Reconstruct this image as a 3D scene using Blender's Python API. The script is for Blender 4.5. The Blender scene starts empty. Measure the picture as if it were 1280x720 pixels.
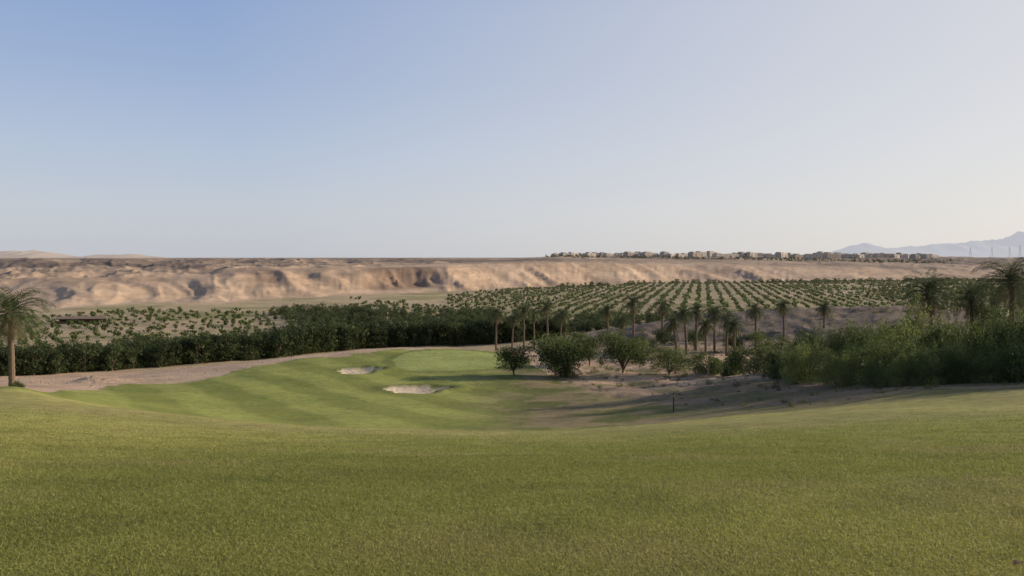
import bpy, math
import numpy as np
from mathutils import Vector
rng=np.random.default_rng(7)
F=960.0; HV=322.0
scene=bpy.context.scene
# ---------------------------------------------------------------- noise
def _h(ix,iy,s):
    n=(ix.astype(np.int64)*374761393+iy.astype(np.int64)*668265263+s*974634777)&0xffffffff
    n=((n^(n>>13))*1274126177)&0xffffffff
    n=(n^(n>>16))&0xffffffff
    return n/4294967295.0
def vn(x,y,s=0):
    x=np.asarray(x,float); y=np.asarray(y,float)
    ix=np.floor(x); iy=np.floor(y); fx=x-ix; fy=y-iy
    fx=fx*fx*fx*(fx*(fx*6-15)+10); fy=fy*fy*fy*(fy*(fy*6-15)+10)
    a=_h(ix,iy,s);b=_h(ix+1,iy,s);c=_h(ix,iy+1,s);d=_h(ix+1,iy+1,s)
    return (a+(b-a)*fx)*(1-fy)+(c+(d-c)*fx)*fy
def fbm(x,y,o=4,s=0):
    t=0;a=.5;n=0
    x=np.asarray(x,float);y=np.asarray(y,float)
    for i in range(o):
        t=t+a*vn(x,y,s+i); n+=a; a*=.5
        x,y=x*1.6+y*1.2+3.1,-x*1.2+y*1.6+7.7
    return t/n
def ridg(x,y,o=3,s=0):
    t=0;a=.5;n=0
    x=np.asarray(x,float);y=np.asarray(y,float)
    for i in range(o):
        t=t+a*(1-np.abs(2*vn(x,y,s+i)-1)); n+=a; a*=.5
        x,y=x*2.03+5.2,y*2.03+1.3
    return t/n
def sm(a,b,x):
    t=np.clip((x-a)/(b-a),0,1); return t*t*(3-2*t)
# ---------------------------------------------------------------- terrain table
Z30=-30.0
fg=[(0.5,None,-1.6),(2,None,-1.61),(4,None,-1.68)]
cols={
 -250:[(8,596),(15,538),(25,506),(35,490),(50,478),(70,468),(95,470),(120,None,-20),(150,None,-27),(200,None,-30)],
 0:[(8,600),(15,547),(25,514),(35,501),(45,494),(60,484),(72,481),(90,489),(115,480),(150,478),(190,470),(210,None,-30)],
 80:[(8,601),(15,552),(25,519),(35,503),(45,500),(60,494),(80,488),(110,480),(130,477),(155,476),(190,470),(210,None,-30)],
 160:[(8,602),(15,556),(25,527),(35,510),(45,513),(60,506),(80,497),(100,487),(120,478),(140,471),(158,468),(178,473),(205,None,-30)],
 320:[(8,604),(15,562),(25,540),(35,527),(45,535),(60,527),(75,510),(100,485),(125,465),(145,453),(160,447),(180,455),(215,None,-30)],
 480:[(8,605),(15,566),(25,544),(35,533),(45,542),(60,533),(75,512),(100,488),(130,461),(150,443),(165,431),(177,428),(205,446),(245,None,-30)],
 640:[(8,605),(15,568),(25,547),(35,536),(45,545),(60,535),(75,515),(100,489),(130,463),(150,447),(165,436),(180,436),(210,450),(245,None,-30)],
 800:[(8,604),(15,565),(25,544),(35,532),(45,537),(60,526),(75,508),(100,484),(130,461),(150,448),(180,434),(210,420),(240,404),(262,404),(300,None,-28),(330,None,-30)],
 960:[(8,603),(15,560),(25,536),(35,523),(45,521),(60,503),(75,485),(100,467),(130,455),(160,444),(200,424),(230,396),(250,380),(268,384),(300,None,-26),(345,None,-30)],
 1120:[(8,602),(15,556),(25,528),(35,511),(45,498),(60,480),(75,469),(100,460),(130,449),(170,430),(210,400),(240,379),(258,379),(300,None,-26),(345,None,-30)],
 1280:[(8,600),(15,550),(25,519),(35,502),(45,487),(60,473),(75,465),(100,457),(150,435),(200,412),(240,396),(258,396),(300,None,-28),(345,None,-30)],
 1600:[(8,597),(15,540),(25,505),(35,487),(45,473),(60,460),(75,452),(100,442),(150,425),(200,405),(240,396),(258,396),(300,None,-28),(345,None,-30)],
}
LD0,LD1,ND=math.log(0.5),math.log(30000),900
ld=np.linspace(LD0,LD1,ND); dd=np.exp(ld)
us=sorted(cols); rows=[]
for u in us:
    k=[];
    for e in fg+cols[u]+[(30000,None,Z30)]:
        k.append((e[0], e[2] if e[1] is None else -(e[1]-HV)/F*e[0]))
    k=np.array(k); rows.append(np.interp(dd,k[:,0],k[:,1]))
rows=np.array(rows)
ug=np.linspace(-250,1600,186)
T=np.array([np.interp(ug,us,rows[:,j]) for j in range(ND)]).T
def gk(s):
    r=int(3*s); x=np.arange(-r,r+1); g=np.exp(-x*x/(2*s*s)); return g/g.sum(),r
def smooth(A,s,ax):
    g,r=gk(s); A=np.moveaxis(A,ax,-1)
    P=np.pad(A,[(0,0),(r,r)],mode='edge')
    o=np.array([np.convolve(p,g,'valid') for p in P]); return np.moveaxis(o,-1,ax)
T=smooth(T,5.5,1); T=smooth(T,4.0,0)
def ud(x,y):
    a=np.arctan2(x,y); r=np.hypot(x,y); ac=np.clip(a,-.92,.92)
    return 640+F*np.tan(ac), np.maximum(r*np.cos(ac),.5)
def tab(u,d):
    fu=np.clip((u+250)/1850*185,0,184.999); fd=np.clip((np.log(d)-LD0)/(LD1-LD0)*(ND-1),0,ND-1.001)
    i=fu.astype(int); j=fd.astype(int); a=fu-i; b=fd-j
    return (T[i,j]*(1-a)+T[i+1,j]*a)*(1-b)+(T[i,j+1]*(1-a)+T[i+1,j+1]*a)*b
BU=[-700,0,100,250,400,560,700,850,1280,1900]; BY=[450,480,485,530,590,700,830,970,1110,1200]
RU=[-700,0,130,250,330,450,600,700,800,1000,1200,1900]; RV=[352,352,351,345,338,335,331,328,330,334,340,342]
BUNK=[(-25.2,126.5,3.3,4.6,.15),(-12.6,100.5,4.0,3.9,-.1)]
CW=112.
def cliffparts(x,y,u,d):
    q=x*.87+y*.5
    yb=np.interp(u,BU,BY)+40*(fbm(q/190,0*q+.5,3,11)-.5)
    g=ridg(q/80+fbm(x/90,y/90,2,5)*.9,d/300,3,21)
    g2=ridg(q/24+fbm(x/35,y/35,2,6)*.9,d/80,3,31)
    tq=np.clip((d-yb)/CW,0,1.3)
    de=d+(g-.6)*62+(g2-.55)*19*(1.2-.5*tq)+(fbm(x/11,y/11,4,41)-.5)*9
    t=(de-yb)/CW
    return yb,t,g,g2,q
def H(x,y):
    x=np.asarray(x,float); y=np.asarray(y,float)
    u,d=ud(x,y); z=tab(u,d)
    z=z+(fbm(x/9,y/9,3,1)-.5)*.5*sm(12,60,d)+(fbm(x/2.2,y/2.2,2,2)-.5)*.05*sm(2,10,d)*(1-sm(900,1500,d))
    rough=sm(690,800,u)*sm(60,85,d)*(1-sm(300,340,d))
    z=z+rough*((fbm(x/5,y/5,4,3)-.5)*1.1)
    z=z+rough*sm(150,200,d)*(ridg(x/14,y/14,3,8)-.5)*1.8
    w=np.exp(-(((u-122)/28)**2+((d-122)/7)**2)); z=z+w*(.3+1.7*ridg(x/2.2,y/2.2,3,9))*.7
    w=np.exp(-(((u-20)/40)**2+((d-52)/7)**2)); z=z+w*.5
    for bx,by,ra,rb,rot in BUNK:
        dx=x-bx; dy=y-by; e=np.hypot((dx)/ra,(dy)/rb); an=np.arctan2(dy,dx)
        e=e/(1+.16*np.sin(3*an+bx)+.09*np.sin(5*an))
        z=z-.55*(1-sm(.5,1.05,e))
        z=z+.42*np.exp(-((e-1.3)/.35)**2)*sm(-.6,.8,np.sin(an+.6))
    yb,t,g,g2,q=cliffparts(x,y,u,d)
    far=sm(300,420,d)
    zr=-(np.interp(u,RU,RV)-HV)/F*(yb+85)
    tt=np.clip(t,0,1)
    steep=np.exp(-((u-500)/60)**4)
    s0=float(sm(-.15,1.05,0.))
    prof=(1-steep)*(.6*(sm(-.15,1.05,tt)-s0*(1-tt))+.4*tt)+steep*(.35*tt+.65*sm(.35,.75,tt))
    zc=(zr+30)*prof
    d2=np.maximum(d-yb-85,0)
    zpl=np.interp(u,[-700,300,640,700,900,1170,1230,1900],[-3,-3,-1,2.2,2.6,1.5,-1,-1])
    rise=sm(0,1,d2/np.interp(u,[0,400,700,1280],[620,700,650,480]))
    zc=zc+(zpl-zr)*rise
    md=np.interp(u,[-200,300,450,600,1000,1130,1280],[18,16,10,4.5,5.5,9,12])
    zc=zc+md*sm(0,80,d2)*(1-sm(420,900,d2))*(ridg(x/58+fbm(x/40,y/40,2,55)*.6,y/80,4,51)-.66)
    zc=zc+sm(600,1500,d2)*(1-sm(5000,9000,d))*(fbm(x/260,y/420,4,61)-.6)*np.interp(u,[0,500,700,1150,1250],[7,6,1.5,1.5,9])
    z=z+far*zc
    z=z+far*(1-sm(.0,.25,t))*(fbm(x/120,y/120,2,71)-.5)*1.6
    return z
# ---------------------------------------------------------------- ground colour (albedo with light, shade and distance haze painted in)
def mixc(a,b,f): f=np.asarray(f)[...,None]; return a*(1-f)+b*f
C=lambda *a: np.array(a,float)
GU=[-700,-250,0,60,100,160,250,350,430,500,620,655,700,760,800,900,1000,1120,1280,1900]
GD=[60,66,70,72,88,112,117,146,155,161,167,150,112,92,78,58,49,45,43,40]
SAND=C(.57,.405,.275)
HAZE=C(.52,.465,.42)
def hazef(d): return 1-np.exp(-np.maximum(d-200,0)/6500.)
def bunk_e(x,y):
    m=np.full(np.shape(x),9.)
    for bx,by,ra,rb,rot in BUNK:
        dx=x-bx; dy=y-by; an=np.arctan2(dy,dx)
        e=np.hypot(dx/ra,dy/rb)/(1+.16*np.sin(3*an+bx)+.09*np.sin(5*an)); m=np.minimum(m,e)
    return m
def gcol(x,y,z,sheet=True):
    u,d=ud(x,y)
    n1=fbm(x/14,y/14,4,101); n2=fbm(x/2.5,y/2.5,3,102); n3=fbm(x/55,y/30,3,103)
    edge=np.interp(u,GU,GD)*(1+(fbm(x/5,y/5,4,104)-.5)*.16)
    right=sm(660,760,u)
    soft=3+right*9
    isg=1-sm(-.5,.5,(d-edge)/soft)
    turf=mixc(C(.230,.245,.060),C(.350,.335,.098),sm(.32,.68,n1))
    turf=mixc(turf,C(.345,.285,.130),sm(.52,.78,n2)*.36)
    turf=mixc(turf,C(.140,.160,.045),sm(.48,.72,fbm(x/1.1,y/1.1,3,108))*.28)
    dry=sm(20,30,d)*(1-sm(40,50,d))*sm(.35,.6,n3)
    turf=mixc(turf,C(.32,.25,.12),dry*.35)
    if sheet: turf=turf*(1+.15*sm(8,24,d))[...,None]  # sheet lightened outward, standing in for sun caught by upright blades
    fw=sm(44,58,d)*(1-sm(640,720,u))
    st=sm(-.4,.4,np.sin((x*.86+y*.5)/4.8*math.pi+ (n1-.5)*2.0))*(.5+.5*sm(.3,.5,n3))
    fair=mixc(C(.210,.240,.055),C(.315,.338,.088),st)
    turf=mixc(turf,fair,fw*(.78))
    ro=sm(540,680,u)*sm(44,56,d); turf=mixc(turf,mixc(C(.12,.13,.045),C(.27,.205,.12),sm(.40,.60,fbm(x/4,y/5,4,119))),ro*.85)
    e=np.hypot((x+11.5)/10.5,(y-144)/17.5)*(1+(fbm(x/9,y/9,2,105)-.5)*.25)
    turf=mixc(turf,C(.185,.215,.055),(1-sm(1.12,1.25,e))*.8)
    turf=mixc(turf,C(.335,.370,.115),1-sm(.97,1.02,e))
    be=bunk_e(x,y)
    turf=mixc(turf,C(.12,.14,.04),(1-sm(1.15,1.5,be))*.6)
    turf=mixc(turf,C(.74,.60,.42),1-sm(.93,.99,be))
    sand=SAND*(.82+.36*fbm(x/7,y/7,4,106))[...,None]
    sand=mixc(sand,C(.30,.215,.15),right*.8*sm(.33,.62,n1))
    swale_shade=right*(1-sm(72,100,d)); sand=mixc(sand,mixc(C(.21,.155,.105),C(.14,.13,.055),sm(.42,.6,fbm(x/3,y/3,4,121))),swale_shade*(.45+.4*n1))  # dirt and olive scrub, darkened to paint in bush shade over the swale
    mound=sm(700,780,u)*sm(150,200,d)*(1-sm(280,320,d))
    sand=mixc(sand,C(.18,.142,.112)*(.7+.6*n2)[...,None],mound*.9)
    sand=mixc(sand,C(.15,.15,.06),right*sm(.50,.64,fbm(x/3.5,y/3.5,3,109))*.65*(1-mound))
    val=sm(185,215,d)*(1-right)+right*sm(300,330,d)
    vf=mixc(C(.49,.385,.225),C(.31,.28,.125),sm(.38,.62,fbm(x/38,y/30,4,107)))
    vf=mixc(vf,C(.56,.42,.275),sm(.45,.65,fbm(x/90,y/24,3,110))*.7)
    sand=mixc(sand,vf,val)
    yb,t,g,g2,q=cliffparts(x,y,u,d)
    far=sm(300,420,d)
    face=mixc(C(.61,.43,.285),C(.50,.345,.225),sm(.35,.65,fbm(z/1.6,q/180,3,111)))
    face=mixc(face,C(.67,.49,.335),sm(.45,.75,fbm(x/40,y/40,3,112))*.5)
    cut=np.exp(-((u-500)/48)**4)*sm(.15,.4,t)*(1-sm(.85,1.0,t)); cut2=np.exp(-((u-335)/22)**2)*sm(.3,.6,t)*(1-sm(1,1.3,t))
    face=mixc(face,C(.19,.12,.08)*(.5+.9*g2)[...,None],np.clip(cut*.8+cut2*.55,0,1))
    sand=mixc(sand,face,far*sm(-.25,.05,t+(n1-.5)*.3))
    pl=mixc(C(.46,.33,.225),C(.27,.195,.14),sm(.42,.60,fbm(x/260,y/90,4,113)))
    pl=mixc(pl,C(.58,.42,.285),sm(.5,.7,fbm(x/120,y/60,3,114))*.6)
    pl=mixc(pl,C(.15,.115,.09),sm(.60,.70,ridg(x/500+3,y/75,3,131))*.55*sm(0,1,(d-yb-250)/200))
    sand=mixc(sand,pl,far*sm(.95,1.3,t)*sm(0,1,(d-yb-80)/160))
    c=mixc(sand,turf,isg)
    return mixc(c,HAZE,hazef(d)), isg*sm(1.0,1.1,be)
# ---------------------------------------------------------------- mesh helpers
def mk(name,V,Q,Cc=None,M=None,mats=(),smooth=False,point_col=False,extra=None,parent=None):
    me=bpy.data.meshes.new(name); V=np.asarray(V,np.float32); Q=np.asarray(Q,np.int32)
    me.vertices.add(len(V)); me.vertices.foreach_set('co',V.ravel())
    me.loops.add(Q.size); me.loops.foreach_set('vertex_index',Q.ravel())
    me.polygons.add(len(Q)); me.polygons.foreach_set('loop_start',np.arange(0,Q.size,4,dtype=np.int32))
    try: me.polygons.foreach_set('loop_total',np.full(len(Q),4,np.int32))
    except Exception: pass
    for m in mats: me.materials.append(m)
    if M is not None: me.polygons.foreach_set('material_index',np.asarray(M,np.int32))
    me.polygons.foreach_set('use_smooth',np.full(len(Q),smooth,bool))
    if Cc is not None:
        if point_col:
            a=me.color_attributes.new('Col','FLOAT_COLOR','POINT'); cc=np.ones((len(V),4),np.float32); cc[:,:3]=Cc
        else:
            a=me.color_attributes.new('Col','FLOAT_COLOR','CORNER'); cc=np.ones((len(Q)*4,4),np.float32); cc[:,:3]=np.repeat(Cc,4,0)
        a.data.foreach_set('color',cc.ravel())
    if extra is not None:
        a=me.attributes.new('turf','FLOAT','POINT'); a.data.foreach_set('value',extra.astype(np.float32))
    me.update(calc_edges=True)
    o=bpy.data.objects.new(name,me); scene.collection.objects.link(o)
    if parent: o.parent=parent
    return o
class P:
    def __init__(s): s.V=[];s.Q=[];s.C=[];s.M=[];s.n=0
    def add(s,V,Q,c,m=0):
        V=np.asarray(V,float).reshape(-1,3);Q=np.asarray(Q,int).reshape(-1,4)
        c=np.asarray(c,float); c=np.tile(c,(len(Q),1)) if c.ndim==1 else c
        s.V.append(V);s.Q.append(Q+s.n);s.C.append(c);s.M.append(np.full(len(Q),m));s.n+=len(V)
    def get(s): return [np.concatenate(a) for a in (s.V,s.Q,s.C,s.M)]
def tube(p,path,rad,sides,c,m=0):
    path=np.asarray(path,float);rad=np.asarray(rad,float);k=len(path)
    tg=np.gradient(path,axis=0); tg/=np.linalg.norm(tg,axis=1)[:,None]+1e-9
    ref=np.array([1.,0,0]) if abs(tg[0][0])<.8 else np.array([0,1.,0])
    a=np.cross(tg,ref);a/=np.linalg.norm(a,axis=1)[:,None]; b=np.cross(tg,a)
    th=np.linspace(0,2*np.pi,sides,endpoint=False)
    V=path[:,None]+rad[:,None,None]*(np.cos(th)[None,:,None]*a[:,None]+np.sin(th)[None,:,None]*b[:,None])
    i=np.arange(k-1)[:,None]*sides; j=np.arange(sides)[None]; j2=(j+1)%sides
    Q=np.stack([i+j,i+j2,i+sides+j2,i+sides+j],-1).reshape(-1,4)
    p.add(V.reshape(-1,3),Q,c,m)
def box(p,x0,x1,y0,y1,z0,z1,c,m=0):
    V=[(x0,y0,z0),(x1,y0,z0),(x1,y1,z0),(x0,y1,z0),(x0,y0,z1),(x1,y0,z1),(x1,y1,z1),(x0,y1,z1)]
    p.add(V,[(0,3,2,1),(4,5,6,7),(0,1,5,4),(1,2,6,5),(2,3,7,6),(3,0,4,7)],c,m)
def unit(n,r):
    v=r.normal(size=(n,3)); return v/np.linalg.norm(v,axis=1)[:,None]
def leaves(p,lobes,n,size,col,r,aspect=.5,vert=0.,spread=.5,flat=.85,var=.25,m=1):
    lobes=np.asarray(lobes,float); w=lobes[:,3]**2; idx=r.choice(len(lobes),n,p=w/w.sum())
    dr=unit(n,r); rr=r.random(n)**.42
    bump=.72+.55*fbm(dr[:,0]*2.3+idx*3.7,dr[:,1]*2.3+dr[:,2]*1.9,2,77)
    pos=lobes[idx,:3]+dr*np.array([1,1,flat])*(lobes[idx,3]*rr*bump)[:,None]
    t=unit(n,r); t[:,2]+=vert; t+=dr*spread; t/=np.linalg.norm(t,axis=1)[:,None]
    b=np.cross(t,unit(n,r)); b/=np.linalg.norm(b,axis=1)[:,None]+1e-9
    L=size*(.6+.8*r.random(n))[:,None]; W=L*aspect
    V=np.stack([pos-t*L/2,pos+b*W/2,pos+t*L/2,pos-b*W/2],1).reshape(-1,3)
    Q=np.arange(n*4).reshape(-1,4)
    lobf=(.75+.5*r.random(len(lobes)))[idx]
    c=np.asarray(col)[None]*(lobf*(1-var+2*var*r.random(n)))[:,None]
    yel=r.random(n)[:,None]**3; c=c*(1-yel*.35)+np.array([.16,.14,.04])*yel*.35
    p.add(V,Q,c,m)
BARK=C(.16,.12,.085)
def tree_proto(seed,h=6.,w=5.,n=2500,size=.3,col=(.06,.085,.025),trunk=.25,kl=11,**kw):
    r=np.random.default_rng(seed); p=P(); lobes=[]
    hb=h*trunk
    tube(p,[(0,0,-.4),(.05,0,hb*.5),(.1*r.normal(),.1*r.normal(),hb),(0,0,h*.6)],[.03*h,.025*h,.02*h,.008*h],7,BARK,0)
    for i in range(kl):
        a=i*2.4+r.random(); rad=w*.5*(.25+.5*r.random()); zz=hb+ (h-hb)*(.25+.6*r.random())
        R=w*.5*(.32+.26*r.random())
        if zz+R>h: zz=h-R*.9
        e=np.array([rad*math.cos(a),rad*math.sin(a),zz])
        s=np.array([0,0,hb*(.6+.4*r.random())])
        tube(p,[s,s*.5+e*.5+np.array([0,0,.1*h]),e],[.014*h,.009*h,.004*h],5,BARK,0)
        lobes.append((*e,R))
    for i in range(kl//2):
        a=r.random()*6.28; rad=w*.5*(.8+.3*r.random()); zz=hb+(h-hb)*(.15+.7*r.random())
        lobes.append((rad*math.cos(a),rad*math.sin(a),zz,w*.5*.2))
    if trunk<.05:
        for i in range(5): a=i*1.26; lobes.append((w*.28*math.cos(a),w*.28*math.sin(a),h*.18,w*.24))
    leaves(p,lobes,n,size,col,r,**kw)
    return p.get()
def shrub_proto(seed,h=4.5,w=6.,n=6000,size=.22,col=(.085,.115,.035),**kw):
    r=np.random.default_rng(seed); p=P(); lobes=[]
    for i in range(16):
        a=r.random()*6.28; rad=w*.5*math.sqrt(r.random())*.85; top=h*(1-.45*(rad/(w*.5))**2)*(.62+.45*r.random())
        e=np.array([rad*math.cos(a),rad*math.sin(a),top*.72]); b=e*np.array([.25,.25,0])+np.array([0,0,-.3])
        tube(p,[b,b*.5+e*.5+np.array([0,0,.2]),e],[.07,.045,.015],5,BARK,0)
        R=w*.5*(.2+.15*r.random())
        lobes.append((e[0],e[1],max(e[2],R*.8),R)); lobes.append((e[0]*1.1,e[1]*1.1,R*.75+.1,R*.9))
        lobes.append((e[0]*.97,e[1]*.97,top*.9,R*.5)); lobes.append((e[0]*.97+.2,e[1]*.97,top*1.03,R*.25))
    leaves(p,lobes,n,size,col,r,**kw)
    return p.get()
def scatter(name,protos,X,Y,S,R,I,mats,tint=None,zoff=0.):
    Vs=[];Qs=[];Cs=[];Ms=[];n=0; Zs=H(X,Y)+zoff
    for k in range(len(X)):
        V,Q,Cc,M=protos[I[k]]; c,s=math.cos(R[k]),math.sin(R[k])
        W=np.empty_like(V); W[:,0]=(V[:,0]*c-V[:,1]*s)*S[k];W[:,1]=(V[:,0]*s+V[:,1]*c)*S[k];W[:,2]=V[:,2]*S[k]
        W+=np.array([X[k],Y[k],Zs[k]]); Vs.append(W);Qs.append(Q+n);n+=len(V)
        cc=Cc if tint is None else Cc*tint[k]
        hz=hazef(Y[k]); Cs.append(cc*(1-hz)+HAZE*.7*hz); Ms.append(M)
    return mk(name,np.concatenate(Vs),np.concatenate(Qs),np.concatenate(Cs),np.concatenate(Ms),mats)
# ---------------------------------------------------------------- materials
def newmat(name):
    m=bpy.data.materials.new(name); m.use_nodes=True; nt=m.node_tree; nt.nodes.clear()
    return m,nt,nt.nodes.new('ShaderNodeOutputMaterial')
def N(nt,t,**k):
    n=nt.nodes.new(t)
    for a,b in k.items(): setattr(n,a,b)
    return n
def m_leaf(name,tr=.35):
    m,nt,o=newmat(name); L=nt.links
    a=N(nt,'ShaderNodeAttribute',attribute_name='Col')
    d=N(nt,'ShaderNodeBsdfPrincipled'); d.inputs['Roughness'].default_value=.6; d.inputs['Specular IOR Level'].default_value=.25
    t=N(nt,'ShaderNodeBsdfTranslucent'); hs=N(nt,'ShaderNodeHueSaturation'); hs.inputs['Value'].default_value=1.4; hs.inputs['Saturation'].default_value=1.05
    mx=N(nt,'ShaderNodeMixShader'); mx.inputs[0].default_value=tr
    L.new(a.outputs[0],d.inputs['Base Color']);L.new(a.outputs[0],hs.inputs['Color']);L.new(hs.outputs[0],t.inputs[0])
    L.new(d.outputs[0],mx.inputs[1]);L.new(t.outputs[0],mx.inputs[2]);L.new(mx.outputs[0],o.inputs[0]); return m
def m_col(name,rough=.9,bump=.0,scale=5.,var=.25):
    m,nt,o=newmat(name); L=nt.links
    a=N(nt,'ShaderNodeAttribute',attribute_name='Col'); g=N(nt,'ShaderNodeNewGeometry')
    n=N(nt,'ShaderNodeTexNoise'); n.inputs['Scale'].default_value=scale; n.inputs['Detail'].default_value=5
    L.new(g.outputs['Position'],n.inputs['Vector'])
    mr=N(nt,'ShaderNodeMapRange'); mr.inputs[1].default_value=.3; mr.inputs[2].default_value=.7; mr.inputs[3].default_value=1-var; mr.inputs[4].default_value=1+var
    L.new(n.outputs[0],mr.inputs[0]); mm=N(nt,'ShaderNodeVectorMath',operation='SCALE'); L.new(a.outputs[0],mm.inputs[0]); L.new(mr.outputs[0],mm.inputs['Scale'])
    d=N(nt,'ShaderNodeBsdfPrincipled'); d.inputs['Roughness'].default_value=rough; d.inputs['Specular IOR Level'].default_value=.15
    L.new(mm.outputs[0],d.inputs['Base Color'])
    if bump:
        b=N(nt,'ShaderNodeBump'); b.inputs['Distance'].default_value=bump; L.new(n.outputs[0],b.inputs['Height']); L.new(b.outputs[0],d.inputs['Normal'])
    L.new(d.outputs[0],o.inputs[0]); return m
M_BARK=m_col('bark',.9,.03,8.); M_LEAF=m_leaf('foliage'); M_PALM=m_leaf('palm_frond_green',.25); M_WALL=m_col('painted_render',.8,0,.4,.08); M_ROCK=m_col('rock',.95,.03,6.)
def m_ground():
    m,nt,o=newmat('ground_turf_and_sand'); L=nt.links
    a=N(nt,'ShaderNodeAttribute',attribute_name='Col'); tf=N(nt,'ShaderNodeAttribute',attribute_name='turf'); g=N(nt,'ShaderNodeNewGeometry')
    def noise(s,dt):
        n=N(nt,'ShaderNodeTexNoise'); n.inputs['Scale'].default_value=s; n.inputs['Detail'].default_value=dt; n.inputs['Roughness'].default_value=.65
        L.new(g.outputs['Position'],n.inputs['Vector']); return n
    n1=noise(28,6); n2=noise(1.7,8); n3=noise(.12,10)
    def rng_(n,lo,hi,a0=.3,a1=.7):
        r=N(nt,'ShaderNodeMapRange'); r.inputs[1].default_value=a0;r.inputs[2].default_value=a1;r.inputs[3].default_value=lo;r.inputs[4].default_value=hi; L.new(n.outputs[0],r.inputs[0]); return r
    r1=rng_(n1,.6,1.4); r2=rng_(n2,.70,1.30); r3=rng_(n3,.83,1.17)
    m1=N(nt,'ShaderNodeMath',operation='MULTIPLY'); L.new(r1.outputs[0],m1.inputs[0]);L.new(r2.outputs[0],m1.inputs[1])
    m2=N(nt,'ShaderNodeMath',operation='MULTIPLY'); L.new(m1.outputs[0],m2.inputs[0]);L.new(r3.outputs[0],m2.inputs[1])
    v=N(nt,'ShaderNodeVectorMath',operation='SCALE'); L.new(a.outputs[0],v.inputs[0]); L.new(m2.outputs[0],v.inputs['Scale'])
    d=N(nt,'ShaderNodeBsdfPrincipled'); d.inputs['Roughness'].default_value=.95; d.inputs['Specular IOR Level'].default_value=.1
    L.new(v.outputs[0],d.inputs['Base Color'])
    b1=N(nt,'ShaderNodeBump'); b1.inputs['Distance'].default_value=.35; b1.inputs['Strength'].default_value=.6
    ss=N(nt,'ShaderNodeMath',operation='MULTIPLY_ADD'); ss.inputs[1].default_value=-.75; ss.inputs[2].default_value=1; L.new(tf.outputs['Fac'],ss.inputs[0])
    m3=N(nt,'ShaderNodeMath',operation='MULTIPLY'); L.new(n2.outputs[0],m3.inputs[0]); L.new(ss.outputs[0],m3.inputs[1])
    L.new(m3.outputs[0],b1.inputs['Height'])
    b2=N(nt,'ShaderNodeBump'); b2.inputs['Distance'].default_value=.03; L.new(n1.outputs[0],b2.inputs['Height']); L.new(b1.outputs[0],b2.inputs['Normal'])
    L.new(b2.outputs[0],d.inputs['Normal']); L.new(d.outputs[0],o.inputs[0]); return m
# ---------------------------------------------------------------- ground sheet
af=np.radians(np.linspace(-42,42,1050)); ar=np.radians(np.linspace(42,318,70))[1:-1]
az=np.concatenate([af,ar]); NA=len(az); rr=np.exp(np.linspace(math.log(.6),math.log(28000),960)); NR=len(rr)
A,Rr=np.meshgrid(az,rr,indexing='ij'); A=np.where(A>math.pi,A-2*math.pi,A)
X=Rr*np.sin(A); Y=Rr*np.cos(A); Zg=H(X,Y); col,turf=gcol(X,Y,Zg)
V=np.stack([X,Y,Zg],-1).reshape(-1,3)
i=np.arange(NA)[:,None]; j=np.arange(NR-1)[None]; i2=(i+1)%NA
Q=np.stack([i*NR+j,i*NR+j+1,i2*NR+j+1,i2*NR+j],-1).reshape(-1,4)
V=np.concatenate([V,[[0,0,-1.6]]]); ccol=np.concatenate([col.reshape(-1,3),[col[0,0]]]); tt_=np.concatenate([turf.ravel(),[1.]])
cq=[]; c0=len(V)-1
for k in range(0,NA-1,2): cq.append((c0,k*NR,((k+1)%NA)*NR,((k+2)%NA)*NR))
Q=np.concatenate([Q,np.array(cq)])
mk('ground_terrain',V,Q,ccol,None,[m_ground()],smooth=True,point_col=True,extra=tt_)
# ---------------------------------------------------------------- near turf blades
n=520000
v=rng.random(n); y0,y1=3.2,32.
Yb=1/((1/y0)*(1-v)+(1/y1)*v); Yb=np.where(rng.random(n)<.5,y0*(y1/y0)**rng.random(n),Yb)
kp=rng.random(n)>sm(15,32,Yb)*.9; Yb=Yb[kp]; n=len(Yb)
Xb=(rng.random(n)*1.56-.78)*Yb
Zb=H(Xb,Yb); cb,_=gcol(Xb,Yb,Zb,False)
sc=(Yb/5)**.5; hgt=(.009+.011*rng.random(n))*sc; wd=(.0026+.002*rng.random(n))*sc
th=rng.random(n)*6.283; ln=.3+rng.random(n)*1.3; ph=rng.random(n)*6.283
B=np.stack([Xb,Yb,Zb-.003],-1); sx=np.stack([np.cos(th)*wd,np.sin(th)*wd,0*wd],-1)
tip=B+np.stack([np.cos(ph)*ln*hgt,np.sin(ph)*ln*hgt,hgt],-1)
V=np.stack([B-sx,B+sx,tip+sx*.25,tip-sx*.25],1).reshape(-1,3)
k=rng.random(n)[:,None]; cb=cb*(.7+.7*rng.random(n)[:,None]); cb=np.where(k>.92,cb*.5+C(.34,.30,.15)*.6,cb)
mk('turf_grass',V,np.arange(4*n).reshape(-1,4),cb*.92,None,[m_leaf('grass_blades',.35)])
# ---------------------------------------------------------------- placement helpers
def at(u,d): x=(u-640)/F*d; return x,d,float(H(np.array([x]),np.array([d]))[0])
def find_d(u,v,a,b):
    ds=np.linspace(a,b,300); xs=(u-640)/F*ds; zz=H(xs,ds); vv=HV-zz/ds*F; return float(ds[np.argmin(np.abs(vv-v))])
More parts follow.
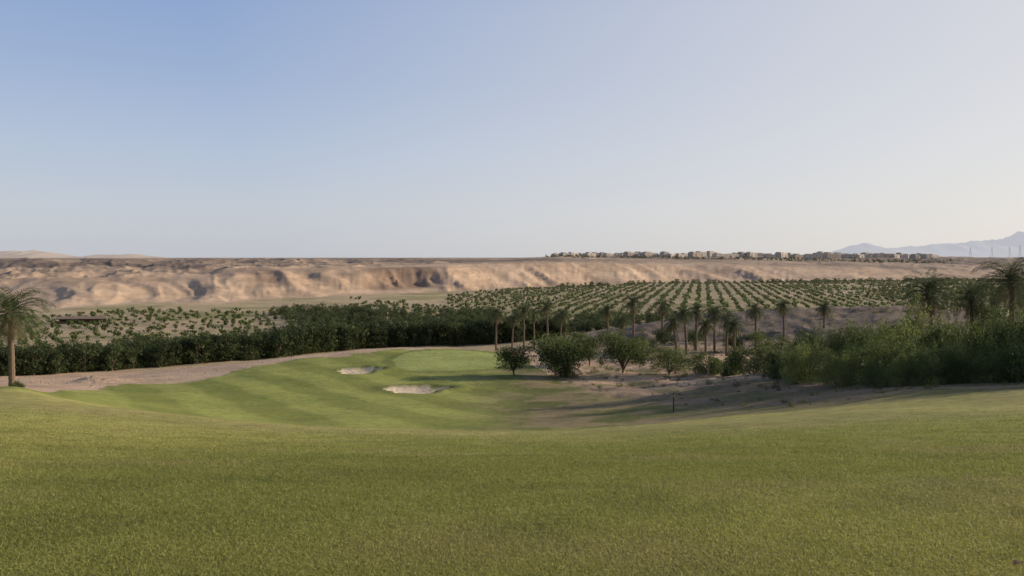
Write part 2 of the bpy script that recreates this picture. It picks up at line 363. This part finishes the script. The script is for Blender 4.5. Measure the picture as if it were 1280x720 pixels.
# ---------------------------------------------------------------- palms
def palm(seed,h,crown=3.1,nf=46,near=True,green=(.085,.105,.044)):
    r=np.random.default_rng(seed); p=P()
    lx,ly=r.normal()*.04*h,r.normal()*.03*h; ts=np.linspace(0,1,26)
    path=np.stack([lx*ts**2,ly*ts**2,-.5+(h+.5)*ts],-1); rad=(.27-.07*ts)*(1+.10*(np.arange(26)%2)); rad[:2]*=1.25
    tube(p,path,rad,10,C(.17,.125,.09),0)
    top=path[-1]; tube(p,[top-[0,0,.9],top-[0,0,.3],top+[0,0,.35]],[.26,.36,.1],9,C(.15,.10,.06),0)
    ns=20 if near else 13; wl=.045 if near else .085
    nd=10
    for i in range(nf+nd):
        dead=i>=nf
        a=i*2.39996+r.normal()*.1; f=i/nf
        e0=math.radians(78-105*min(f,1)+r.normal()*7) if not dead else math.radians(-55+r.normal()*12)
        L=crown*(.95+.2*r.random())*(.75 if dead else 1); seg=10; pts=[top.copy()]; e=e0
        bend=math.radians(10+3*r.random()) if not dead else .05
        for s in range(seg):
            st=np.array([math.cos(a)*math.cos(e),math.sin(a)*math.cos(e),math.sin(e)])*L/seg
            pts.append(pts[-1]+st); e=max(e-bend*(.5+s/seg),-1.35)
        pts=np.array(pts); c=np.array(green)*(.75+.5*r.random()) if not dead else C(.24,.18,.11)
        tube(p,pts[[0,3,6,10]],[.035,.025,.018,.006],4,c*1.2+.02,1)
        tq=np.linspace(.12,.99,ns); P0=np.stack([np.interp(tq*seg,np.arange(seg+1),pts[:,k]) for k in range(3)],-1)
        tg=np.gradient(P0,axis=0);tg/=np.linalg.norm(tg,axis=1)[:,None]
        side=np.array([-math.sin(a),math.cos(a),0.]); upv=np.cross(side,tg); upv*=np.sign(upv[:,2:3]+1e-6)
        ll=(.68*np.sin(np.pi*(tq*.82+.12))**.7*L/3.)[:,None]
        for sg in (-1,1):
            dr=side*sg*.75+tg*.6+upv*(.25+.15*r.normal(size=(ns,1))); dr/=np.linalg.norm(dr,axis=1)[:,None]
            tipp=P0+dr*ll+np.array([0,0,-1.])*ll*.28
            w=tg*wl
            Vq=np.stack([P0-w*.6,(P0+tipp)/2-w+upv*.02,tipp,(P0+tipp)/2+w+upv*.02],1).reshape(-1,3)
            p.add(Vq,np.arange(ns*4).reshape(-1,4),np.tile(c,(ns,1))*(.8+.4*r.random((ns,1))),1)
    return p.get()
def put(name,data,x,y,z,rot=0,s=1,mats=None):
    V,Q,Cc,M=data; o=mk(name,V,Q,Cc,M,mats or [M_BARK,M_LEAF]); o.location=(x,y,z); o.rotation_euler=(0,0,rot); o.scale=(s,s,s); return o
PAL=[(15,376,68,3.5),(620,388,190,3.1),(655,384,200,2.9),(668,388,207,2.8),(685,380,195,3.0),(700,390,212,2.9),(760,384,190,3.0),(792,374,180,3.2),(827,379,185,2.9),
 (858,388,160,2.6),(870,384,170,2.8),(893,386,165,3.0),(908,394,155,2.6),(945,383,170,2.9),(980,378,190,3.0),(1030,382,205,2.8),(846,400,150,2.4),(918,402,148,2.5),(882,402,158,2.4),(776,398,200,2.6),(640,396,215,2.6),
 (1165,355,86,3.5),(1215,362,90,3.2),(1265,338,78,3.9),(1318,348,84,3.4)]
for i,(u,vt,d,cr) in enumerate(PAL):
    x,y,z=at(u,d); top=-(vt-HV)/F*d; h=max(top-z-cr*.28,2.2)
    put('date_palm',palm(300+i,h,cr,near=d<100,nf=52 if d<100 else 42),x,y,z,mats=[M_BARK,M_PALM])
# ---------------------------------------------------------------- trees and shrubs near the green
def inst(name,data,u,vb,px,a,b,h0,rot=0,dz=0):
    d=find_d(u,vb,a,b); x,y,z=at(u,d); s=px*d/F/h0; return put(name,data,x,y,z-.1,rot,s)
DK=(.058,.084,.027); MD=(.098,.130,.042); LT=(.170,.200,.066)
inst('orange_tree',tree_proto(1,5,6,5000,.24,DK,.16,14),642,469,39,105,160,5,0)
inst('acacia_tree',tree_proto(2,7,8.5,9000,.28,MD,.10,20,vert=.3),700,471,62,105,150,7,1)
put('young_date_palm',palm(900,1.2,3.0,40,False),*at(708,120),mats=[M_BARK,M_PALM])
inst('acacia_tree',tree_proto(3,5,5,4000,.24,DK,.15,12),737,457,38,110,160,5,2)
inst('acacia_tree',tree_proto(4,6,7.,8000,.25,MD,.10,16),779,466,56,100,150,6,3)
inst('orange_tree',tree_proto(5,4.5,7,5000,.22,MD,.06,14),836,468,38,100,150,4.5,0)
inst('desert_shrub',shrub_proto(6,3,5.5,4500,.2,MD),886,467,30,95,150,3,2)
inst('desert_shrub',shrub_proto(19,3,5.5,4500,.2,DK),908,470,24,85,140,3,4)
inst('desert_shrub',shrub_proto(7,4,8,7000,.2,DK),950,467,40,85,140,4,1)
inst('desert_shrub',shrub_proto(16,4,7,5500,.2,MD),978,460,40,88,150,4,4)
inst('desert_shrub',shrub_proto(17,4,6,4500,.2,DK),925,455,28,100,150,4,4)
inst('desert_shrub',shrub_proto(18,4,6,4500,.2,DK),996,473,42,70,110,4,2)
inst('desert_shrub',shrub_proto(20,4,6,4500,.2,MD),968,474,26,70,110,4,5)
inst('acacia_tree',tree_proto(8,4.5,4.5,3500,.22,DK,.2,10),830,436,28,150,200,4.5,1)
inst('acacia_tree',tree_proto(9,4.5,4.5,3500,.22,MD,.2,10),722,438,24,150,200,4.5,1)
inst('acacia_tree',tree_proto(10,4.5,5.5,3500,.22,DK,.1,10),868,436,26,140,200,4.5,1)
inst('acacia_tree',tree_proto(12,4.5,5.5,3500,.22,DK,.1,10),918,440,26,140,200,4.5,3)
inst('acacia_tree',tree_proto(13,4.5,6,3500,.22,MD,.1,10),952,440,28,140,190,4.5,5)
inst('acacia_tree',tree_proto(14,4.5,6,3500,.22,DK,.1,10),805,444,26,140,190,4.5,5)
big=[(1012,66,LT,78),(1035,74,MD,84),(1062,68,LT,68),(1090,80,LT,72),(1120,76,MD,62),(1148,82,LT,70),(1178,74,MD,66),(1208,64,LT,72),(1238,80,MD,66),(1270,88,DK,62),
 (1022,54,DK,96),(1050,64,MD,98),(1075,66,DK,92),(1105,72,MD,95),(1135,66,DK,92),(1165,64,MD,96),(1195,62,DK,94),(1225,70,MD,90),(1255,80,DK,88),(1290,80,MD,90),
 (1160,52,LT,58),(1215,56,LT,58),(1098,46,MD,60),(1190,46,MD,57),(1055,42,LT,66),(1275,60,LT,57),(1130,48,LT,58),(1250,50,MD,57),
 (1325,105,DK,60),(1370,118,MD,57),(1415,125,DK,60),(1460,130,MD,55),(1510,135,DK,58),(1345,100,MD,52),(1405,120,DK,50),(1475,130,DK,49),(1440,80,LT,66)]
for i,(u,px,c,d) in enumerate(big):
    x,y,z=at(u,d); sv_=1+.12*rng.normal(); put('tamarisk_shrub',shrub_proto(40+i,5,7.2,9000,.2,c,aspect=.28,vert=1.1,spread=.5),x,y,z-.1,i*1.3,px*d/F/5*1.02*min(max(sv_,.82),1.15))
inst('desert_shrub',shrub_proto(70,1.4,2.4,1500,.14,MD),24,486,13,45,75,1.4,1)
# ---------------------------------------------------------------- windbreak, grove, orchard
hed=[tree_proto(100+i,6.6,5.4,900,.48,(.048,.070,.025),.04,9) for i in range(6)]
U=[];D=[]
hu=[-160,20,130,200,270,350,420,480,540,600,650,700]; hd=[175,186,199,208,217,228,246,258,262,264,268,274]
for row,(off,step) in enumerate([(0,7.5),(5,9),(11,11)]):
    u=-160
    while u<705:
        dme=float(np.interp(u,hu,hd))+off+rng.normal()*1.6; U.append(u+rng.normal()*1.5);D.append(dme); u+=step*(4.0/ (dme/60))*(.7+.8*rng.random())*.62
U=np.array(U);D=np.array(D)
scatter('windbreak_trees',hed,(U-640)/F*D,D,(.66+.60*rng.random(len(U)))*np.interp(U,[200,380],[1,1.18]),rng.random(len(U))*6.28,rng.integers(0,6,len(U)),[M_BARK,M_LEAF],tint=.7+.6*rng.random(len(U)))
def rnd(n,u0,u1,d0,d1):
    return u0+(u1-u0)*rng.random(n), d0+(d1-d0)*rng.random(n)
parts=[rnd(300,360,620,285,410),rnd(190,560,780,275,380),rnd(45,330,480,380,430),rnd(60,150,420,236,262),rnd(90,730,1000,330,380)]
U=np.concatenate([a for a,b in parts]);D=np.concatenate([b for a,b in parts])
gro=[tree_proto(120+i,5,5,420,.55,(.052,.077,.027),.04,8) for i in range(5)]
scatter('mango_grove_trees',gro,(U-640)/F*D,D,.55+.65*rng.random(len(U)),rng.random(len(U))*6.28,rng.integers(0,5,len(U)),[M_BARK,M_LEAF],tint=.75+.6*rng.random(len(U)))
def orch_proto(seed):
    r=np.random.default_rng(seed); p=P(); tube(p,[(0,0,-.3),(0,0,.9)],[.1,.06],4,BARK,0)
    lob=[(r.normal()*.5,r.normal()*.5,1.0+r.random()*.5,.78+.3*r.random()) for _ in range(4)]
    leaves(p,lob,62,.7,(.080,.110,.034),r,aspect=.7); return p.get()
op=[orch_proto(i) for i in range(8)]
th=math.radians(-14); c,s=math.cos(th),math.sin(th)
ga,gb=np.meshgrid(np.arange(-900,1300,8.0),np.arange(100,1300,6.8)); ga=ga.ravel();gb=gb.ravel()
ga=ga+rng.normal(size=ga.size)*.7; gb=gb+rng.normal(size=gb.size)*1.0
x=ga*c-gb*s; y=ga*s+gb*c; u,d=ud(x,y)
yb,t,_,_,_=cliffparts(x,y,u,d)
ok=(u>-120)&(u<1420)&(y>0)&(t<np.where(u>600,-.35,-.7))&(d>np.interp(u,[0,200,400,650,720,1400],[215,232,262,285,330,350]))
ok&=~((u>370)&(u<600)&(d>285)&(d<395)&(rng.random(len(u))<.7))
dens=fbm(x/70,y/50,3,201)
ok&=(rng.random(len(u))<np.where(u>560,.92,.93))&(dens>np.where(u<560,.20+.32*sm(350,450,d),.30))
x=x[ok];y=y[ok]
print('orchard',len(x))
scatter('orchard_shrubs',op,x,y,(.55+.65*rng.random(len(x)))*np.where(x<-40,1.08,1.1),rng.random(len(x))*6.28,rng.integers(0,8,len(x)),[M_BARK,M_LEAF],tint=.75+.6*rng.random(len(x)))
U=np.concatenate([rng.uniform(700,1250,120),rng.uniform(1100,1280,50)]);D=np.concatenate([np.interp(U[:120],[700,850,1250],[780,890,1010])+rng.normal(size=120)*8,rng.uniform(500,760,50)])
scatter('distant_tree_line',gro,(U-640)/F*D,D,.7+.5*rng.random(len(U)),rng.random(len(U))*6.28,rng.integers(0,5,len(U)),[M_BARK,M_LEAF])
def tuft(seed):
    r=np.random.default_rng(seed);p=P(); leaves(p,[(0,0,.18,.36),(.25,.1,.13,.26),(-.2,.2,.12,.25)],170,.15,(.14,.14,.06),r,aspect=.25,vert=.8); return p.get()
U,D=rnd(1000,680,1350,50,240); keep=(D>np.interp(U,GU,GD)+1); U=U[keep];D=D[keep]
scatter('low_scrub',[tuft(i) for i in range(5)],(U-640)/F*D,D,(.5+1.3*rng.random(len(U))**2)*np.clip(D/110,.5,1.3),rng.random(len(U))*6.28,rng.integers(0,5,len(U)),[M_BARK,M_LEAF])
def stone(seed):
    r=np.random.default_rng(seed);p=P(); k=7; ts=np.linspace(0,np.pi,k); path=np.stack([0*ts,0*ts,-.5*np.cos(ts)*.7],-1)
    tube(p,path,np.maximum(.5*np.sin(ts),.01)*(.8+.4*r.random(k)),7,C(.40,.30,.21),0); V,Q,Cc,M=p.get(); V=V*np.array([1,.7+.5*r.random(),1])+r.normal(size=V.shape)*.04; return V,Q,Cc,M
U,D=rnd(650,640,1350,70,230); U2,D2=rnd(200,30,420,100,165); U=np.r_[U,U2];D=np.r_[D,D2]; keep=(D>np.interp(U,GU,GD)+4); U=U[keep];D=D[keep]
scatter('scattered_stones',[stone(i) for i in range(6)],(U-640)/F*D,D,.12+.45*rng.random(len(U))**3,rng.random(len(U))*6.28,rng.integers(0,6,len(U)),[M_ROCK])
# ---------------------------------------------------------------- resort buildings
def building(seed,w,dp,st):
    r=np.random.default_rng(seed);p=P(); wc=[C(.62,.54,.43),C(.56,.47,.37),C(.68,.61,.50),C(.52,.42,.32)][seed%4]; dk=C(.10,.10,.11)
    hh=3.1*st; box(p,-w/2,w/2,-dp/2,dp/2,-3,hh,wc)
    box(p,-w/2,w/2,-dp/2-.003,-dp/2+.3,hh+.003,hh+.8,wc*.95); box(p,-w/2,w/2,dp/2-.3,dp/2+.003,hh+.003,hh+.8,wc*.95)
    box(p,-w/2,-w/2+.3,-dp/2+.31,dp/2-.31,hh+.003,hh+.8,wc*.95); box(p,w/2-.3,w/2,-dp/2+.31,dp/2-.31,hh+.003,hh+.8,wc*.95)
    a=-w*.5+w*.25*r.random(); b=a+w*(.25+.2*r.random()); box(p,a+.4,b,-dp*.35,dp*.35,hh+.01,hh+2.2+r.random(),wc*1.04)
    nb=max(int(w/4.2),2)
    for f in range(st):
        for k in range(nb):
            cx=-w/2+(k+.5)*w/nb; z0=f*3.1+.9
            if (k+seed)%3==0:
                box(p,cx-1.3,cx+1.3,-dp/2-1.4,-dp/2-.002,f*3.1+.05,f*3.1+.25,wc*.9); box(p,cx-1.3,cx+1.3,-dp/2-1.4,-dp/2-1.28,f*3.1+.253,f*3.1+1.2,wc)
                box(p,cx-1.,cx+1.,-dp/2-.04,-dp/2+.1,f*3.1+.3,f*3.1+2.5,dk,1)
            else: box(p,cx-.7,cx+.7,-dp/2-.04,-dp/2+.1,z0,z0+1.4,dk,1)
        for k in range(3):
            cy=-dp/2+(k+.5)*dp/3; box(p,w/2-.1,w/2+.04,cy-.7,cy+.7,f*3.1+.9,f*3.1+2.3,dk,1)
    if seed%4==1:
        ts=np.linspace(0,np.pi/2,7); tube(p,np.stack([0*ts+w*.3,0*ts,hh+2.4*np.sin(ts)+.02],-1),np.maximum(2.6*np.cos(ts),.02),14,C(.64,.58,.48))
    return p.get()
M_GL=m_col('window_glass',.25,0,1,.05)
u=690.; i=0
while u<1168:
    r=rng.random(); w=15+19*r; d=1480+120*rng.random()+ (150 if i%3==0 else 0)
    if u<760 or u>1080: w*=.7; st=2
    else: st=int(rng.choice([2,2,2,3]))
    dp=15; uc=u+w/2/d*F; x,y,z=at(uc,d)
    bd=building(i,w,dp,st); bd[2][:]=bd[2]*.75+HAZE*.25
    put('resort_building',bd,x,y,max(z,-1)+.2,.45+rng.normal()*.2,.94,[M_WALL,M_GL])
    u+=w/d*F*(.5+.45*rng.random()); i+=1
U=rng.uniform(680,1190,480); D=rng.uniform(1380,1480,480)
scatter('resort_garden_trees',gro,(U-640)/F*D,D,.45+.55*rng.random(480),rng.random(480)*6.28,rng.integers(0,5,480),[M_BARK,M_LEAF])
# ---------------------------------------------------------------- farm shed
p=P(); W=C(.20,.12,.08)
for k in range(7): tube(p,[(-12+k*4,-2.5,-.5),(-12+k*4,-2.5,2.4)],[.12,.12],6,W); tube(p,[(-12+k*4,2.5,-.5),(-12+k*4,2.5,3.0)],[.12,.12],6,W)
p.add([(-13,-3.2,2.3),(13,-3.2,2.3),(13,3.2,3.15),(-13,3.2,3.15),(-13,-3.2,2.5),(13,-3.2,2.5),(13,3.2,3.35),(-13,3.2,3.35)],[(0,3,2,1),(4,5,6,7),(0,1,5,4),(1,2,6,5),(2,3,7,6),(3,0,4,7)],C(.27,.20,.15))
box(p,-12,12,2.3,2.44,0,2.9,C(.16,.10,.07)); box(p,-11.9,-4,-2.4,2.2,0,1.1,C(.22,.15,.1))
x,y,z=at(101,350); put('farm_shed',p.get(),x,y,z,.1,.85,[M_BARK])
# ---------------------------------------------------------------- marker post
p=P(); tube(p,[(0,0,-.3),(0,0,1.45),(0,0,1.5)],[.05,.045,.01],10,C(.06,.05,.045)); tube(p,[(0,0,1.2),(0,0,1.34)],[.056,.056],10,C(.3,.27,.24)); tube(p,[(0,0,-.05),(0,0,.06),(0,0,.09)],[.12,.1,.03],10,C(.2,.18,.15))
d=find_d(842,516,45,80); x,y,z=at(842,d); put('marker_post',p.get(),x,y,z,0,1.1,[M_ROCK])
p=P(); p.add([(0,0,.0),(.03,.022,.02),(.075,0,.012),(.035,-.022,.018)],[(0,1,2,3)],C(.34,.2,.12)); x,y,z=at(1266,4.25); put('fallen_leaf',p.get(),x,y,z+.02,.2,1,[M_BARK])
# ---------------------------------------------------------------- pylons
def pylon():
    p=P(); c=C(.50,.50,.52); Hh=48
    def wd(z): return 4.2*(1-z/Hh)**1.3+.7
    zs=[0,9,17,24,30,36,41,45,48]
    for sx in (-1,1):
        for sy in (-1,1): tube(p,[(sx*wd(z),sy*wd(z),z) for z in zs],[.2]*9,4,c)
    for a,b in zip(zs[:-1],zs[1:]):
        for k in (-1,1):
            tube(p,[(-wd(a),k*wd(a),a),(wd(b),k*wd(b),b)],[.1,.1],4,c); tube(p,[(wd(a),k*wd(a),a),(-wd(b),k*wd(b),b)],[.1,.1],4,c)
    for z,l in ((33,9),(39,7.5),(45,6)):
        tube(p,[(-l,0,z),(0,0,z+1.3),(l,0,z)],[.12,.2,.12],4,c); tube(p,[(-l,0,z),(l,0,z)],[.12,.12],4,c)
    return p.get()
for u,d in ((1213,3500),(1240,3400),(1262,3300),(1275,3000)):
    x,y,z=at(u,d); put('electricity_pylon',pylon(),x,y,z,.5,1,[M_WALL])
# ---------------------------------------------------------------- mountains
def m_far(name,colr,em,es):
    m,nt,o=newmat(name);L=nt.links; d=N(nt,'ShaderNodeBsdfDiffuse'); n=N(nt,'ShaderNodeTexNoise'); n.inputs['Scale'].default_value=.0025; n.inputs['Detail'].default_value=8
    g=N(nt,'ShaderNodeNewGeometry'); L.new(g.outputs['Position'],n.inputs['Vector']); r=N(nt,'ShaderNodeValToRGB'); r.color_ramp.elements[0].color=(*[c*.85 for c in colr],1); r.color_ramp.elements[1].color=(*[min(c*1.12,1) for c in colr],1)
    L.new(n.outputs[0],r.inputs[0]);L.new(r.outputs[0],d.inputs[0]); e=N(nt,'ShaderNodeEmission'); e.inputs[0].default_value=(*em,1); e.inputs[1].default_value=es  # even emission stands in for airlight haze over the far ridges
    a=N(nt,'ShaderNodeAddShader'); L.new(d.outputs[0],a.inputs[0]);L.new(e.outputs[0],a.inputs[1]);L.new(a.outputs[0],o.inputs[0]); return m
def ridge(name,u0,u1,d,prof,seed,mat,depth,na=240,nb=24,rough=.25):
    t=np.linspace(0,1,na); q=np.linspace(-1,1,nb); Tt,Qq=np.meshgrid(t,q,indexing='ij')
    uu=u0+(u1-u0)*Tt; hv=np.interp(uu,[a for a,b in prof],[b for a,b in prof]); hgt=(HV-hv)/F*d
    x=(uu-640)/F*d; y=d+Qq*depth; s=ridg(x/(depth*.55),y/(depth*.8),4,seed)
    z=hgt*np.clip(1-np.abs(Qq)**1.2,0,1)*(1-rough+2*rough*(s-.35))-2-8*np.abs(Qq)
    V=np.stack([x,y,z],-1).reshape(-1,3); i=np.arange(na-1)[:,None]*nb; j=np.arange(nb-1)[None]
    Qd=np.stack([i+j,i+nb+j,i+nb+j+1,i+j+1],-1).reshape(-1,4); mk(name,V,Qd,None,None,[mat],smooth=True)
MT=m_far('rock_haze_glow',(.10,.10,.11),(.475,.475,.505),1.0)
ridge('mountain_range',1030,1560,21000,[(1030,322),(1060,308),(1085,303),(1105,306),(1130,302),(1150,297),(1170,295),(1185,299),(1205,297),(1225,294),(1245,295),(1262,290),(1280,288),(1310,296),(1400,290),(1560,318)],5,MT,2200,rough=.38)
MH=m_far('pale_hill_haze_glow',(.44,.35,.28),(.16,.145,.135),1.0)
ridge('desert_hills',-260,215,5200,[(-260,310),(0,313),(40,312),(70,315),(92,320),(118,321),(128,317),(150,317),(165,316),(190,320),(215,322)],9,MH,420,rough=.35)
# ---------------------------------------------------------------- light and sky
EL,AZ=math.radians(16),math.radians(76)
w=bpy.data.worlds.new('World'); scene.world=w; w.use_nodes=True; nt=w.node_tree; bg=nt.nodes['Background']; L=nt.links
sk=nt.nodes.new('ShaderNodeTexSky'); sk.sky_type='NISHITA'; sk.sun_disc=False; sk.sun_elevation=EL; sk.sun_rotation=AZ; sk.air_density=1.0; sk.dust_density=1.0; sk.ozone_density=1.5; sk.altitude=50
STR=.12
tc=nt.nodes.new('ShaderNodeTexCoord'); sp=nt.nodes.new('ShaderNodeSeparateXYZ'); L.new(tc.outputs['Generated'],sp.inputs[0])
cr=nt.nodes.new('ShaderNodeValToRGB'); L.new(sp.outputs[2],cr.inputs[0])
stops=[(0,(.56,.585,.64)),(.06,(.56,.60,.68)),(.13,(.48,.56,.71)),(.22,(.36,.465,.68)),(.32,(.27,.39,.65)),(.45,(.14,.22,.40)),(.65,(.07,.12,.25)),(1,(.05,.085,.19))]
els=cr.color_ramp.elements
els[0].position=0; els[0].color=(*stops[0][1],1); els[1].position=1; els[1].color=(*stops[-1][1],1)
for ps,cc in stops[1:-1]:
    e=els.new(ps); e.color=(*cc,1)
dt=nt.nodes.new('ShaderNodeVectorMath'); dt.operation='DOT_PRODUCT'; L.new(tc.outputs['Generated'],dt.inputs[0]); dt.inputs[1].default_value=(math.sin(AZ)*math.cos(EL),math.cos(AZ)*math.cos(EL),math.sin(EL))
mr=nt.nodes.new('ShaderNodeMapRange'); mr.inputs[1].default_value=-.05; mr.inputs[2].default_value=1; mr.inputs[3].default_value=0; mr.inputs[4].default_value=.85; L.new(dt.outputs['Value'],mr.inputs[0])
fo=nt.nodes.new('ShaderNodeMapRange'); fo.inputs[1].default_value=.30; fo.inputs[2].default_value=.6; fo.inputs[3].default_value=1; fo.inputs[4].default_value=.2; L.new(sp.outputs[2],fo.inputs[0])
mu=nt.nodes.new('ShaderNodeMath'); mu.operation='MULTIPLY'; L.new(mr.outputs[0],mu.inputs[0]); L.new(fo.outputs[0],mu.inputs[1])
m1=nt.nodes.new('ShaderNodeMix'); m1.data_type='RGBA'; L.new(mu.outputs[0],m1.inputs[0]); L.new(cr.outputs[0],m1.inputs[6]); m1.inputs[7].default_value=(.90,.84,.78,1)
sc_=nt.nodes.new('ShaderNodeVectorMath'); sc_.operation='SCALE'; sc_.inputs['Scale'].default_value=1/STR; L.new(m1.outputs[2],sc_.inputs[0])
m2=nt.nodes.new('ShaderNodeMix'); m2.data_type='RGBA'; m2.inputs[0].default_value=.88; L.new(sk.outputs[0],m2.inputs[6]); L.new(sc_.outputs[0],m2.inputs[7])
L.new(m2.outputs[2],bg.inputs[0]); bg.inputs[1].default_value=STR
sl=bpy.data.lights.new('sun','SUN'); sl.energy=5; sl.angle=math.radians(.5); sl.color=(1,.86,.68)
so=bpy.data.objects.new('sun',sl); scene.collection.objects.link(so)
sv=Vector((math.sin(AZ)*math.cos(EL),math.cos(AZ)*math.cos(EL),math.sin(EL))); so.rotation_euler=sv.to_track_quat('Z','Y').to_euler()
cam=bpy.data.cameras.new('camera'); co=bpy.data.objects.new('camera',cam); scene.collection.objects.link(co); scene.camera=co
co.location=(0,0,0); co.rotation_euler=(math.radians(90),0,0); cam.lens=27; cam.sensor_width=36; cam.shift_y=-38/1280; cam.clip_end=60000; cam.clip_start=.1
scene.view_settings.view_transform='Standard'; scene.view_settings.look='None'; scene.view_settings.exposure=0
